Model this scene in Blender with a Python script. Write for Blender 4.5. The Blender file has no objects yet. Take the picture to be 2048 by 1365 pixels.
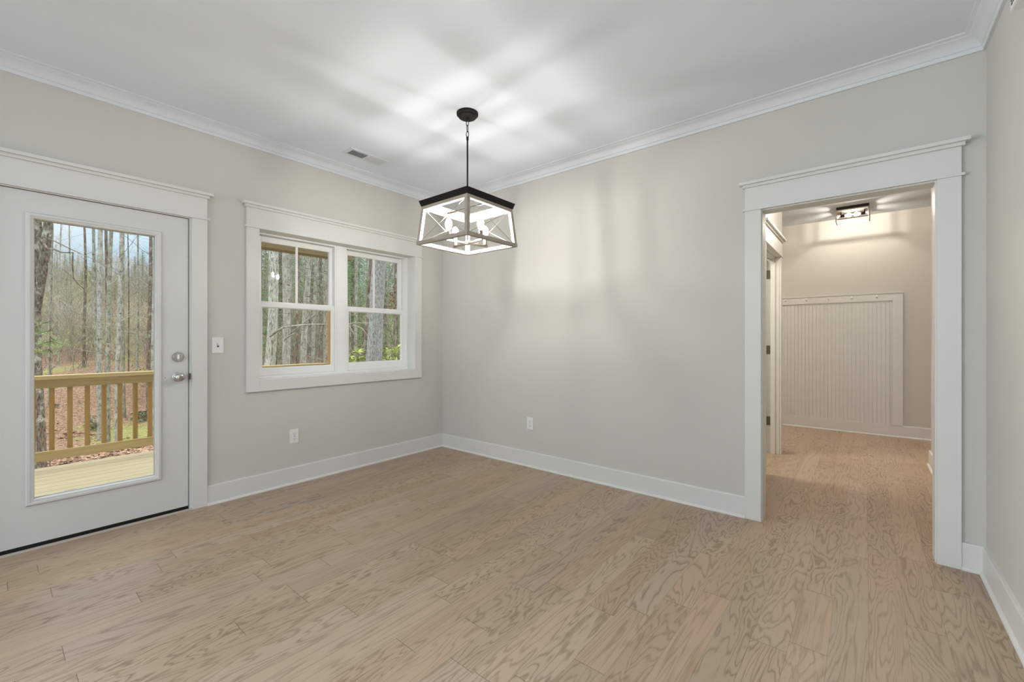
import bpy, bmesh, math, random
from mathutils import Vector, Matrix
SC = bpy.context.scene
COL = SC.collection
PI = math.pi
R = math.radians

# ------------------------------------------------------------------ camera, sky, lamps, exposure
CAM = Vector((3.66, -3.224, 1.2))
YAW = R(39.45)
FPX = 861.64
cd = bpy.data.cameras.new('camera')
cam = bpy.data.objects.new('camera', cd)
COL.objects.link(cam)
cam.location = CAM
cam.rotation_euler = (R(90), 0, YAW)
cd.sensor_width = 36.0
cd.lens = FPX / 2048 * 36.0
cd.shift_y = -5.23 / 2048
cd.clip_start = 0.02
cd.clip_end = 400
SC.camera = cam

SKY_HORIZON, SKY_ZENITH = .95, 3.5
BULB = 2100.0
HALL_BULB = 2000.0
SC.view_settings.view_transform = 'Standard'
SC.view_settings.look = 'None'
SC.view_settings.gamma = 1.0
SC.view_settings.use_curve_mapping = False
SC.view_settings.exposure = 0.04
SC.cycles.use_denoising = True
SC.cycles.max_bounces = 10
SC.cycles.diffuse_bounces = 5
SC.cycles.glossy_bounces = 4
SC.cycles.transparent_max_bounces = 12
SC.cycles.sample_clamp_indirect = 6.0
SC.cycles.caustics_reflective = False
SC.cycles.caustics_refractive = False

W = bpy.data.worlds.new('sky')
SC.world = W
W.use_nodes = True
wn, wl = W.node_tree.nodes, W.node_tree.links
wn.clear()
_o = wn.new('ShaderNodeOutputWorld'); _b = wn.new('ShaderNodeBackground')
_t = wn.new('ShaderNodeTexCoord'); _s = wn.new('ShaderNodeSeparateXYZ')
_m = wn.new('ShaderNodeMapRange'); _n = wn.new('ShaderNodeTexNoise'); _r = wn.new('ShaderNodeValToRGB')
wl.new(_t.outputs['Generated'], _s.inputs[0]); wl.new(_s.outputs['Z'], _m.inputs['Value'])
_m.inputs['From Min'].default_value = 0.15; _m.inputs['From Max'].default_value = 0.9
_m.inputs['To Min'].default_value = SKY_HORIZON; _m.inputs['To Max'].default_value = SKY_ZENITH
wl.new(_t.outputs['Generated'], _n.inputs['Vector'])
_n.inputs['Scale'].default_value = 4.0; _n.inputs['Detail'].default_value = 5; _n.inputs['Roughness'].default_value = .55
wl.new(_n.outputs['Fac'], _r.inputs['Fac'])
_r.color_ramp.elements[0].position = .46; _r.color_ramp.elements[0].color = (.56, .79, 1.0, 1)
_r.color_ramp.elements[1].position = .72; _r.color_ramp.elements[1].color = (.95, .98, 1.0, 1)
_x = wn.new('ShaderNodeMix'); _x.data_type = 'RGBA'; _z = wn.new('ShaderNodeMapRange')
wl.new(_s.outputs['Z'], _z.inputs['Value']); _z.inputs['From Min'].default_value = .30; _z.inputs['From Max'].default_value = .55
wl.new(_z.outputs['Result'], _x.inputs[0]); wl.new(_r.outputs['Color'], _x.inputs[6]); _x.inputs[7].default_value = (1.0, .975, .925, 1)
wl.new(_x.outputs[2], _b.inputs['Color']); wl.new(_m.outputs['Result'], _b.inputs['Strength'])
wl.new(_b.outputs[0], _o.inputs['Surface'])

def area_lamp(name, loc, rot, sx, sy, watts, col):
    d = bpy.data.lights.new(name, 'AREA'); d.shape = 'RECTANGLE'; d.size = sx; d.size_y = sy
    d.energy = watts; d.color = col
    if 'window' in name: d.spread = R(125)
    o = bpy.data.objects.new(name, d); COL.objects.link(o)
    o.location = loc; o.rotation_euler = rot
    return o
# fill lamps added at unseen rear, left and kitchen windows to brighten the room
area_lamp('rear_window_fill', (2.3, -6.93, 1.55), (R(90), 0, 0), 3.6, 1.7, 36, (.84, .94, 1.0))
area_lamp('left_window_fill', (.03, -5.3, 1.35), (R(90), 0, R(-90)), 1.8, 1.5, 180, (.84, .94, 1.0))  # added to brighten the right wall
area_lamp('kitchen_window_fill', (8.93, -4.6, 1.5), (R(90), 0, R(90)), 2.6, 1.3, 22, (.93, .97, 1.0))
area_lamp('side_room_lamp', (1.9, 1.1, 2.70), (0, 0, 0), .5, .5, 42, (1.0, .93, .82))
# the second hall ceiling lamp, hidden above the head of the opening
_d = bpy.data.lights.new('hall_lamp', 'POINT'); _d.energy = 28; _d.color = (1.0, .90, .76); _d.shadow_soft_size = .06
_h = bpy.data.objects.new('hall_lamp', _d); COL.objects.link(_h); _h.location = (3.53, 1.15, 2.58)
# unseen fill lamps added left and right in the side hall to brighten it
area_lamp('side_hall_fill', (1.3, 3.0, 2.70), (0, 0, 0), .5, .5, 32, (1.0, .90, .78))
area_lamp('side_hall_fill', (6.3, 3.0, 2.70), (0, 0, 0), .5, .5, 36, (1.0, .90, .78))

# ------------------------------------------------------------------ helpers
ORG = {}
class MB:
    def __init__(s): s.v, s.f, s.sm = [], [], False
    def quad(s, a, b, c, d):
        n = len(s.v); s.v += [tuple(a), tuple(b), tuple(c), tuple(d)]; s.f.append((n, n+1, n+2, n+3)); return s
    def tri(s, a, b, c):
        n = len(s.v); s.v += [tuple(a), tuple(b), tuple(c)]; s.f.append((n, n+1, n+2)); return s
    def box(s, x0, x1, y0, y1, z0, z1):
        if x0 > x1: x0, x1 = x1, x0
        if y0 > y1: y0, y1 = y1, y0
        if z0 > z1: z0, z1 = z1, z0
        n = len(s.v)
        s.v += [(x0,y0,z0),(x1,y0,z0),(x1,y1,z0),(x0,y1,z0),(x0,y0,z1),(x1,y0,z1),(x1,y1,z1),(x0,y1,z1)]
        s.f += [tuple(n+i for i in q) for q in ((0,3,2,1),(4,5,6,7),(0,1,5,4),(1,2,6,5),(2,3,7,6),(3,0,4,7))]
        return s
    def obox(s, c, ax, ay, az):
        """box from centre and three half-axis vectors"""
        c = Vector(c); ax, ay, az = Vector(ax), Vector(ay), Vector(az); n = len(s.v)
        for k in (-1, 1):
            for i, j in ((-1,-1),(1,-1),(1,1),(-1,1)):
                s.v.append(tuple(c + ax*i + ay*j + az*k))
        s.f += [tuple(n+i for i in q) for q in ((0,3,2,1),(4,5,6,7),(0,1,5,4),(1,2,6,5),(2,3,7,6),(3,0,4,7))]
        return s
    def bar(s, p, q, w, h, up=(0,0,1)):
        p, q = Vector(p), Vector(q); d = q - p; L = d.length; d.normalize()
        side = d.cross(Vector(up))
        if side.length < 1e-4: side = d.cross(Vector((1,0,0)))
        side.normalize(); u = side.cross(d)
        return s.obox((p+q)/2, side*w/2, u*h/2, d*L/2)
    def tube(s, pts, rad, n=8, caps=True):
        pts = [Vector(p) for p in pts]
        if not isinstance(rad, (list, tuple)): rad = [rad]*len(pts)
        base = len(s.v); up = None
        for i, p in enumerate(pts):
            d = (pts[min(i+1, len(pts)-1)] - pts[max(i-1, 0)]).normalized()
            if up is None:
                up = Vector((1,0,0)) if abs(d.x) < .9 else Vector((0,1,0))
            up = (up - d*up.dot(d)).normalized(); w = d.cross(up)
            for k in range(n):
                a = 2*PI*k/n
                s.v.append(tuple(p + (up*math.cos(a) + w*math.sin(a))*rad[i]))
        for i in range(len(pts)-1):
            for k in range(n):
                a = base+i*n+k; b = base+i*n+(k+1) % n
                s.f.append((a, b, b+n, a+n))
        if caps:
            s.f.append(tuple(base+k for k in reversed(range(n))))
            s.f.append(tuple(base+(len(pts)-1)*n+k for k in range(n)))
        return s
    def lathe(s, o, axis, prof, n=24):
        o, ax = Vector(o), Vector(axis).normalized()
        u = ax.orthogonal().normalized(); w = ax.cross(u); base = len(s.v)
        for t, r in prof:
            for k in range(n):
                a = 2*PI*k/n
                s.v.append(tuple(o + ax*t + (u*math.cos(a)+w*math.sin(a))*max(r, 1e-5)))
        for i in range(len(prof)-1):
            for k in range(n):
                a = base+i*n+k; b = base+i*n+(k+1) % n
                s.f.append((a, b, b+n, a+n))
        s.f.append(tuple(base+k for k in reversed(range(n))))
        s.f.append(tuple(base+(len(prof)-1)*n+k for k in range(n)))
        return s
    def sweep(s, path, prof, closed_prof=True):
        """mitred sweep in plan: path of (x,y) with the room on its RIGHT-hand side; prof = (offset into the room, z)"""
        P = [Vector((p[0], p[1])) for p in path]; base = len(s.v); m = len(prof)
        for i, p in enumerate(P):
            def nrm(a, b):
                d = (b-a).normalized(); return Vector((d.y, -d.x))
            ns = []
            if i > 0: ns.append(nrm(P[i-1], p))
            if i < len(P)-1: ns.append(nrm(p, P[i+1]))
            if len(ns) == 2: o = (ns[0]+ns[1]) / (1 + ns[0].dot(ns[1]))
            else: o = ns[0]
            for t, z in prof: s.v.append((p.x+o.x*t, p.y+o.y*t, z))
        for i in range(len(P)-1):
            for k in range(m):
                a = base+i*m+k; b = base+i*m+(k+1) % m
                s.f.append((a, b, b+m, a+m))
        s.f.append(tuple(base+k for k in range(m)))
        s.f.append(tuple(base+(len(P)-1)*m+k for k in reversed(range(m))))
        return s
    def ring(s, y0, y1, z0, z1, prof):
        """rectangular moulded frame on a wall x=const: prof = list of (inset, x)"""
        base = len(s.v)
        for t, x in prof:
            s.v += [(x, y0+t, z0+t), (x, y1-t, z0+t), (x, y1-t, z1-t), (x, y0+t, z1-t)]
        m = len(prof)
        for i in range(m):
            j = (i+1) % m
            for k in range(4):
                a = base+i*4+k; b = base+i*4+(k+1) % 4
                s.f.append((a, b, base+j*4+(k+1) % 4, base+j*4+k))
        return s
    def mesh(s, name, org, bevel, smooth):
        me = bpy.data.meshes.new(name)
        o = Vector(org)
        me.from_pydata([tuple(Vector(v)-o) for v in s.v], [], s.f)
        bm = bmesh.new(); bm.from_mesh(me)
        bmesh.ops.recalc_face_normals(bm, faces=bm.faces) if len(s.f) < 20000 else None
        if bevel:
            es = [e for e in bm.edges if len(e.link_faces) == 2 and e.calc_face_angle(0) > R(35)]
            bmesh.ops.bevel(bm, geom=es, offset=bevel, segments=2, profile=.6, affect='EDGES', clamp_overlap=True)
        if smooth:
            for f in bm.faces: f.smooth = True
            for e in bm.edges:
                if len(e.link_faces) == 2 and e.calc_face_angle(0) > R(40): e.smooth = False
        bm.to_mesh(me); bm.free()
        return me
    def build(s, name, mat, parent=None, bevel=0, smooth=False, loc=None):
        org = ORG[parent.name] if parent is not None else Vector(loc or (0,0,0))
        me = s.mesh(name, org, bevel, smooth)
        me.materials.append(mat)
        o = bpy.data.objects.new(name, me); COL.objects.link(o)
        if parent is not None: o.parent = parent
        else: o.location = org
        ORG[o.name] = Vector(org)
        return o
def tag(o, label, cat, group=None, kind=None):
    o['label'] = label; o['category'] = cat
    if group: o['group'] = group
    if kind: o['kind'] = kind
    return o
def thing(name, loc, label, cat, group=None, kind=None):
    o = bpy.data.objects.new(name, None); COL.objects.link(o); o.location = loc; o.empty_display_size = .1
    ORG[o.name] = Vector(loc)
    return tag(o, label, cat, group, kind)
def struct(mb, name, mat, label, cat, bevel=0, smooth=False):
    return tag(mb.build(name, mat, None, bevel, smooth), label, cat, None, 'structure')
def dup(root, loc, rotz=0, scale=1.0):
    r = root.copy(); COL.objects.link(r); r.location = loc; r.rotation_euler = (0, 0, rotz); r.scale = (scale,)*3
    for ch in list(root.children):
        c = ch.copy(); COL.objects.link(c); c.parent = r
        for g in list(ch.children):
            e = g.copy(); COL.objects.link(e); e.parent = c
    return r

# ------------------------------------------------------------------ materials
class NT:
    def __init__(s, name):
        s.m = bpy.data.materials.new(name); s.m.use_nodes = True
        s.t = s.m.node_tree; s.n = s.t.nodes; s.l = s.t.links; s.n.clear()
        s.out = s.n.new('ShaderNodeOutputMaterial')
    def node(s, typ, **kw):
        n = s.n.new('ShaderNode'+typ)
        for k, v in kw.items():
            if k.startswith('_'): setattr(n, k[1:], v)
        for k, v in kw.items():
            if k.startswith('_'): continue
            key = int(k[1:]) if k[0] == 'i' and k[1:].isdigit() else k.replace('__', ' ')
            if isinstance(v, bpy.types.NodeSocket): s.l.new(v, n.inputs[key])
            else: n.inputs[key].default_value = v
        return n
    def math(s, op, a, b=0.0, c=0.0):
        return s.node('Math', _operation=op, i0=a, i1=b, i2=c).outputs[0]
    def vec(s, x, y, z): return s.node('CombineXYZ', X=x, Y=y, Z=z).outputs[0]
    def noise(s, v, scale, detail=3.0, rough=.5, dist=0.0):
        n = s.node('TexNoise', Scale=scale, Detail=detail, Roughness=rough, Distortion=dist)
        s.l.new(v, n.inputs['Vector']); return n.outputs['Fac']
    def ramp(s, f, stops):
        n = s.node('ValToRGB', Fac=f); e = n.color_ramp.elements
        while len(e) < len(stops): e.new(.5)
        for el, (p, c) in zip(e, stops): el.position = p; el.color = tuple(c)+(1,) if len(c) == 3 else c
        return n.outputs['Color']
    def mix(s, f, a, b, blend='MIX'):
        n = s.n.new('ShaderNodeMix'); n.data_type = 'RGBA'; n.blend_type = blend
        for i, v in ((0, f), (6, a), (7, b)):
            if isinstance(v, bpy.types.NodeSocket): s.l.new(v, n.inputs[i])
            else: n.inputs[i].default_value = (tuple(v)+(1,) if isinstance(v, tuple) and len(v) == 3 else v)
        return n.outputs[2]
    def obj(s): return s.node('TexCoord').outputs['Object']
    def xyz(s):
        sp = s.node('SeparateXYZ', i0=s.obj()); return sp.outputs[0], sp.outputs[1], sp.outputs[2]
    def bsdf(s, col, rough=.5, metal=0.0, bump=None, bump_d=.001, spec=.5, coat=0.0):
        b = s.node('BsdfPrincipled', Roughness=rough, Metallic=metal)
        b.inputs['Specular IOR Level'].default_value = spec
        b.inputs['Coat Weight'].default_value = coat
        if isinstance(col, bpy.types.NodeSocket): s.l.new(col, b.inputs['Base Color'])
        else: b.inputs['Base Color'].default_value = tuple(col)+(1,)
        if bump is not None:
            bp = s.node('Bump', Strength=1.0, Distance=bump_d, Height=bump)
            s.l.new(bp.outputs[0], b.inputs['Normal'])
        s.l.new(b.outputs[0], s.out.inputs[0]); return s.m

def paint(name, col, rough=.5, var=.02, bump=0.0, spec=.4):
    t = NT(name); o = t.obj()
    n = t.noise(o, 3.0, 2)
    c = t.mix(n, tuple(v*(1-var) for v in col), tuple(min(1, v*(1+var)) for v in col))
    bp = t.noise(o, 260.0, 2) if bump else None
    return t.bsdf(c, rough, 0, bp, bump, spec)
def metal(name, col, rough):
    t = NT(name); n = t.noise(t.obj(), 40.0, 3)
    c = t.mix(n, tuple(v*.85 for v in col), col)
    return t.bsdf(c, rough, 1.0)
M = {}
M['wall'] = paint('wall_paint', (.572, .557, .522), .75, .012, .0004, .25)
M['ceiling'] = paint('ceiling_paint', (.75, .80, .85), .85, .01, .0003, .2)
M['trim'] = paint('trim_paint', (.675, .67, .648), .42, .012)
M['crown'] = paint('crown_paint', (.675, .702, .722), .5, .012)
M['vinyl'] = paint('window_vinyl', (.82, .82, .81), .35, .01)
M['door'] = paint('door_paint', (.64, .638, .62), .45, .015, .0003)
M['plate'] = paint('plate_plastic', (.76, .76, .75), .3, .01)
M['dark'] = paint('dark_gap', (.012, .011, .010), .6, .1)
M['shadowgap'] = paint('duct_dark', (.05, .05, .05), .8, .1)
M['rubber'] = paint('black_rubber', (.008, .008, .008), .5, .1)
M['bronze'] = paint('dark_bronze', (.013, .010, .0075), .6, .25, 0, .2)
M['nickel'] = metal('satin_nickel', (.62, .60, .57), .22)
M['hinge'] = metal('hinge_metal', (.20, .175, .15), .45)
M['socket'] = metal('socket_metal', (.40, .35, .30), .35)
M['threshold'] = paint('threshold_wood', (.52, .46, .38), .5, .08)

def m_glass():
    t = NT('window_glass')
    lw = t.node('LayerWeight', Blend=.5)
    f5 = t.math('POWER', lw.outputs['Facing'], 5.0)
    f = t.math('MULTIPLY_ADD', f5, .9, .022)
    tr = t.node('BsdfTransparent', Color=(.97, .985, .98, 1)); gl = t.node('BsdfGlossy', Roughness=0.0, Color=(1, 1, 1, 1))
    mx = t.node('MixShader', i0=f, i1=tr.outputs[0], i2=gl.outputs[0])
    t.l.new(mx.outputs[0], t.out.inputs[0]); return t.m
M['glass'] = m_glass()

def m_floor():
    t = NT('oak_floor'); x, y, z = t.xyz()
    PW, PL = .1215, 1.55
    u = t.math('DIVIDE', x, PW); u = t.math('ADD', u, .82)
    row = t.math('FLOOR', u); fx = t.math('FRACT', u)
    r1 = t.node('TexWhiteNoise', _noise_dimensions='1D', W=row).outputs['Value']
    v = t.math('MULTIPLY_ADD', r1, 9.37, t.math('DIVIDE', y, PL))
    colm = t.math('FLOOR', v); fy = t.math('FRACT', v)
    # a second joint inside each board cell at a random place gives unequal lengths
    r2 = t.node('TexWhiteNoise', _noise_dimensions='2D', Vector=t.vec(row, colm, 0.0)).outputs['Value']
    cut = t.math('MULTIPLY_ADD', r2, .9, .3)
    second = t.math('GREATER_THAN', fy, cut)
    idv = t.vec(row, t.math('ADD', colm, t.math('MULTIPLY', second, .5)), 3.0)
    wn_ = t.node('TexWhiteNoise', _noise_dimensions='3D', Vector=idv)
    sp = t.node('SeparateColor', Color=wn_.outputs['Color']); a, b, c = sp.outputs
    # cathedral grain: contour lines of a stretched noise
    gv = t.vec(t.math('MULTIPLY_ADD', a, 31.0, x), t.math('MULTIPLY_ADD', b, 17.0, t.math('MULTIPLY', y, t.math('MULTIPLY_ADD', c, .20, .05))), t.math('MULTIPLY', c, 23.0))
    g = t.noise(gv, 5.8, 3.6, .5, .3)
    cnt = t.math('MULTIPLY_ADD', b, 15.0, 16.0)
    wv = t.math('SINE', t.math('MULTIPLY', g, t.math('MULTIPLY', cnt, 6.283)))
    ring = t.math('POWER', t.math('MULTIPLY_ADD', wv, .5, .5), 3.2)
    lv = t.vec(t.math('MULTIPLY', x, 1.0), t.math('MULTIPLY', y, .035), c)
    streak = t.noise(lv, 210.0, 3, .6)
    broad = t.noise(t.vec(t.math('MULTIPLY_ADD', b, 9.0, x), t.math('MULTIPLY', y, .15), a), 9.0, 2)
    k = t.math('MULTIPLY_ADD', t.math('SUBTRACT', streak, .5), 1.0, t.math('MULTIPLY', ring, t.math('MULTIPLY_ADD', c, .35, .45)))
    k = t.math('MULTIPLY_ADD', t.math('SUBTRACT', broad, .5), .7, k)
    base = t.ramp(k, [(0.0, (.418, .312, .228)), (.35, (.372, .273, .196)), (.75, (.275, .194, .132)), (1.0, (.222, .153, .102))])
    tone = t.math('MULTIPLY_ADD', a, .13, .945)
    hsv = t.node('HueSaturation', Hue=.5, Saturation=t.math('MULTIPLY_ADD', b, .22, .90), Value=tone, Color=base).outputs[0]
    # knots
    vo = t.node('TexVoronoi', Scale=1.0, Vector=t.vec(t.math('MULTIPLY', x, 1.25), t.math('MULTIPLY', y, .62), 0.0))
    kn = t.node('MapRange', Value=t.math('MULTIPLY_ADD', t.noise(t.obj(), 60.0, 2), .012, vo.outputs['Distance']))
    kn.inputs['From Min'].default_value = .010; kn.inputs['From Max'].default_value = .030
    kn.inputs['To Min'].default_value = 1.0; kn.inputs['To Max'].default_value = 0.0
    col = t.mix(t.math('MULTIPLY', kn.outputs[0], .75), hsv, (.10, .062, .04))
    # seams
    ex = t.math('MULTIPLY', t.math('MINIMUM', fx, t.math('SUBTRACT', 1.0, fx)), PW)
    dcut = t.math('ABSOLUTE', t.math('SUBTRACT', fy, cut))
    ey = t.math('MULTIPLY', t.math('MINIMUM', dcut, t.math('MINIMUM', fy, t.math('SUBTRACT', 1.0, fy))), PL)
    sx = t.math('LESS_THAN', ex, .0007); sy = t.math('LESS_THAN', ey, .0011)
    seam = t.math('MAXIMUM', t.math('MULTIPLY', sx, .45), t.math('MULTIPLY', sy, .75))
    col = t.mix(seam, col, (.07, .048, .033))
    hgt = t.math('SUBTRACT', t.math('MULTIPLY', k, -.35), t.math('MULTIPLY', seam, 1.0))
    rough = t.math('MULTIPLY_ADD', streak, .16, .34)
    return t.bsdf(col, rough, 0, hgt, .0006, .45)
M['floor'] = m_floor()

def m_wood(name, light, dark, axis='y', scale=1.0, rough=.6, knots=False):
    t = NT(name); x, y, z = t.xyz(); s_ = .06
    vx = {'x': (s_, 1, 1), 'y': (1, s_, 1), 'z': (1, 1, s_)}[axis]
    v = t.vec(t.math('MULTIPLY', x, vx[0]), t.math('MULTIPLY', y, vx[1]), t.math('MULTIPLY', z, vx[2]))
    n1 = t.noise(v, 60.0*scale, 4, .6); n2 = t.noise(v, 9.0*scale, 3, .5, 1.0)
    k = t.math('MULTIPLY_ADD', n1, .6, t.math('MULTIPLY', n2, .4))
    c = t.ramp(k, [(.3, light), (.68, dark)])
    if knots:
        vo = t.node('TexVoronoi', Scale=1.0, Vector=t.vec(t.math('MULTIPLY', x, 3.0), t.math('MULTIPLY', y, 1.6), t.math('MULTIPLY', z, 3.0)))
        kn = t.node('MapRange', Value=vo.outputs['Distance']); kn.inputs['From Min'].default_value = .03; kn.inputs['From Max'].default_value = .085
        kn.inputs['To Min'].default_value = 1.0; kn.inputs['To Max'].default_value = 0.0
        c = t.mix(t.math('MULTIPLY', kn.outputs[0], .8), c, tuple(d*.35 for d in dark))
    return t.bsdf(c, rough, 0, n1, .0005, .3)
M['whitewash'] = m_wood('whitewashed_oak', (.52, .46, .385), (.34, .29, .235), 'x', 1.6, .55)
M['whitewash_y'] = m_wood('whitewashed_oak_y', (.52, .46, .385), (.34, .29, .235), 'y', 1.6, .55)
M['whitewash_z'] = m_wood('whitewashed_oak_z', (.52, .46, .385), (.34, .29, .235), 'z', 1.6, .55)
M['deck'] = m_wood('treated_pine_deck', (.60, .54, .375), (.47, .41, .265), 'y', .5, .7, True)
M['pine'] = m_wood('treated_pine_rail', (.56, .445, .235), (.40, .295, .135), 'y', .6, .7, True)
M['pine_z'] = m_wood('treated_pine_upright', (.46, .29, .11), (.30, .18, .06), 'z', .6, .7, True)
M['beam'] = m_wood('treated_pine_beam', (.30, .23, .125), (.20, .15, .075), 'y', .5, .75)

def m_emit(name, col, st):
    t = NT(name); e = t.node('Emission', Color=tuple(col)+(1,), Strength=st)
    t.l.new(e.outputs[0], t.out.inputs[0]); return t.m
M['filament'] = m_emit('lit_filament', (1.0, .96, .895), BULB)
M['hallfilament'] = m_emit('lit_hall_filament', (1.0, .90, .76), HALL_BULB)
def m_envelope():
    t = NT('lit_bulb_glass')
    tr = t.node('BsdfTransparent', Color=(1, 1, 1, 1)); e = t.node('Emission', Color=(1, .95, .86, 1), Strength=3.0)
    mx = t.node('MixShader', i0=.55, i1=tr.outputs[0], i2=e.outputs[0]); t.l.new(mx.outputs[0], t.out.inputs[0]); return t.m
M['bulb'] = m_envelope()

# ------------------------------------------------------------------ room shell (x=0 left wall, y=0 wall with the cased opening, x=4.13 right wall)
CEIL = 2.752
XR = 4.13
DOOR_Y0, DOOR_Y1 = -3.262, -2.318          # casing-to-casing
WIN_Y0, WIN_Y1, WIN_Z0, WIN_Z1 = -1.885, -.394, .877, 2.053
OP_X0, OP_X1 = 3.128, 3.949
HEAD = 2.045

struct(MB().box(-.02, 9.1, -7.1, 4.0, -.12, 0), 'floor', M['floor'], 'light oak plank floor running through the room into the hall', 'floor')
struct(MB().box(-.16, 9.1, -7.1, 4.0, CEIL, CEIL+.15), 'ceiling', M['ceiling'], 'smooth white ceiling above the pendant light', 'ceiling')
w = MB(); g_ = .0145
for y0, y1, z0, z1 in ((-7.1, -6.3, 0, CEIL), (-6.3, -4.3, 0, .5), (-6.3, -4.3, 2.2, CEIL), (-4.3, DOOR_Y0-.0205, 0, CEIL), (DOOR_Y0-.0205, DOOR_Y1+.0205, HEAD+.0205, CEIL), (DOOR_Y1+.0205, WIN_Y0-g_, 0, CEIL),
                       (WIN_Y0-g_, WIN_Y1+g_, 0, WIN_Z0-g_), (WIN_Y0-g_, WIN_Y1+g_, WIN_Z1+g_, CEIL), (WIN_Y1+g_, 4.0, 0, CEIL)):
    w.box(-.18, 0, y0, y1, z0, z1)
w.box(-.18, 0, -7.1, 4.0, CEIL, 3.6).box(-.18, 0, -7.1, 4.0, -1.3, -.12).box(-.18, 0, -7.1, 4.0, -.12, 0)
struct(w, 'wall_left', M['wall'], 'warm grey wall holding the glazed door and the double window', 'wall')
w = MB().box(0, OP_X0-.0125, 0, .115, 0, CEIL).box(OP_X1+.0125, 9.1, 0, .115, 0, CEIL).box(OP_X0-.0125, OP_X1+.0125, 0, .115, HEAD+.0125, CEIL)
struct(w, 'wall_back', M['wall'], 'warm grey wall with the cased opening to the hall', 'wall')
struct(MB().box(XR, XR+.12, -1.7, 0, 0, CEIL), 'wall_right', M['wall'], 'warm grey wall along the right edge of the photo', 'wall')
HX = 2.96
w = MB().box(HX-.12, HX, .115, 1.1115, 0, CEIL).box(HX-.12, HX, 1.9905, 2.19, 0, CEIL).box(HX-.12, HX, 1.1115, 1.9905, HEAD+.0125, CEIL)
w.box(0, HX-.12, 2.07, 2.19, 0, CEIL)
struct(w, 'wall_hall_left', M['wall'], 'hall wall with the side door beyond the cased opening', 'wall')
struct(MB().box(XR, XR+.12, .115, 2.42, 0, CEIL), 'wall_hall_right', M['wall'], 'hall wall seen edge on behind the right casing', 'wall')
struct(MB().box(0, 9.1, 3.80, 3.95, 0, CEIL), 'wall_hall_end', M['wall'], 'hall end wall behind the beadboard peg panel', 'wall')
w = MB().box(0, .7, -7.1, -7.0, 0, CEIL).box(6.1, 9.1, -7.1, -7.0, 0, CEIL).box(.7, 6.1, -7.1, -7.0, 0, .7).box(.7, 6.1, -7.1, -7.0, 2.4, CEIL)  # openings made for the rear fill lamp
struct(w, 'wall_rear', M['wall'], 'rear wall of the great room behind the camera, its openings added for the rear fill', 'wall')
w = MB()
for y0, y1, z0, z1 in ((-7.1, -5.9, 0, CEIL), (-5.9, -3.3, 0, .85), (-5.9, -3.3, 2.15, CEIL), (-3.3, -2.42, 0, CEIL), (-2.42, -1.42, 0, 1.62), (-2.42, -1.42, 1.95, CEIL), (-1.42, 4.0, 0, CEIL)):
    w.box(9.0, 9.1, y0, y1, z0, z1)
struct(w, 'wall_far_side', M['wall'], 'kitchen side wall with windows, out of frame', 'wall')

# crown
cprof = [(0, CEIL-.084), (.013, CEIL-.084), (.0165, CEIL-.070), (.0175, CEIL-.066), (.0225, CEIL-.0635), (.0225, CEIL-.060), (.019, CEIL-.058),
         (.026, CEIL-.046), (.036, CEIL-.034), (.050, CEIL-.024), (.066, CEIL-.0165), (.067, CEIL-.013), (.074, CEIL-.011), (.080, CEIL-.008), (.084, CEIL-.007), (.084, CEIL), (0, CEIL)]
struct(MB().sweep([(0, -7.0), (0, 0), (XR, 0), (XR, -1.7)], cprof), 'trim_1', M['crown'], 'white crown moulding around the top of the walls', 'crown moulding', smooth=True)

# baseboards with shoe moulding
bprof = [(0, 0), (.028, 0), (.0275, .006), (.024, .012), (.018, .0155), (.015, .0165), (.015, .134), (.0125, .140), (0, .141)]
def base(name, path, label): struct(MB().sweep(path, bprof), name, M['trim'], label, 'baseboard')
base('baseboard_left', [(0, DOOR_Y1+.089), (0, 0), (OP_X0-.095, 0)], 'white baseboard running from the glazed door round the corner to the opening')
base('baseboard_right', [(OP_X1+.092, 0), (XR, 0), (XR, -1.7)], 'white baseboard at the right wall beside the opening')
base('baseboard_rear', [(0, -7.0), (0, DOOR_Y0-.09)], 'white baseboard left of the glazed door')
base('baseboard_hall_end', [(0, 3.80), (9.0, 3.80)], 'white baseboard along the hall end wall')
base('baseboard_hall_left', [(HX, 2.066), (HX, 2.19), (0.1, 2.19)][::-1], 'short white baseboard at the end of the hall side wall')
base('baseboard_hall_right', [(XR+.12, 2.42), (XR, 2.42), (XR, .15)], 'white baseboard end on the right side of the hall')

def header_A(mb, y0, y1, z, X=0.0):
    """craftsman head trim on the left wall (faces +x)"""
    mb.box(X, X+.028, y0-.012, y1+.012, z, z+.014)
    mb.box(X, X+.020, y0, y1, z+.014, z+.153)
    mb.box(X, X+.034, y0-.012, y1+.012, z+.153, z+.171)
    mb.box(X, X+.052, y0-.030, y1+.030, z+.171, z+.190)
def header_B(mb, x0, x1, z):
    mb.box(x0-.012, x1+.012, -.028, 0, z, z+.014)
    mb.box(x0, x1, -.020, 0, z+.014, z+.153)
    mb.box(x0-.012, x1+.012, -.034, 0, z+.153, z+.171)
    mb.box(x0-.030, x1+.030, -.052, 0, z+.171, z+.190)

# door casing
m = MB().box(0, .020, DOOR_Y1, DOOR_Y1+.089, 0, HEAD).box(0, .020, DOOR_Y0-.089, DOOR_Y0, 0, HEAD)
header_A(m, DOOR_Y0-.089, DOOR_Y1+.089, HEAD)
struct(m, 'trim_2', M['trim'], 'white casing and stepped head trim around the glazed door', 'door casing', .0012)
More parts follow.
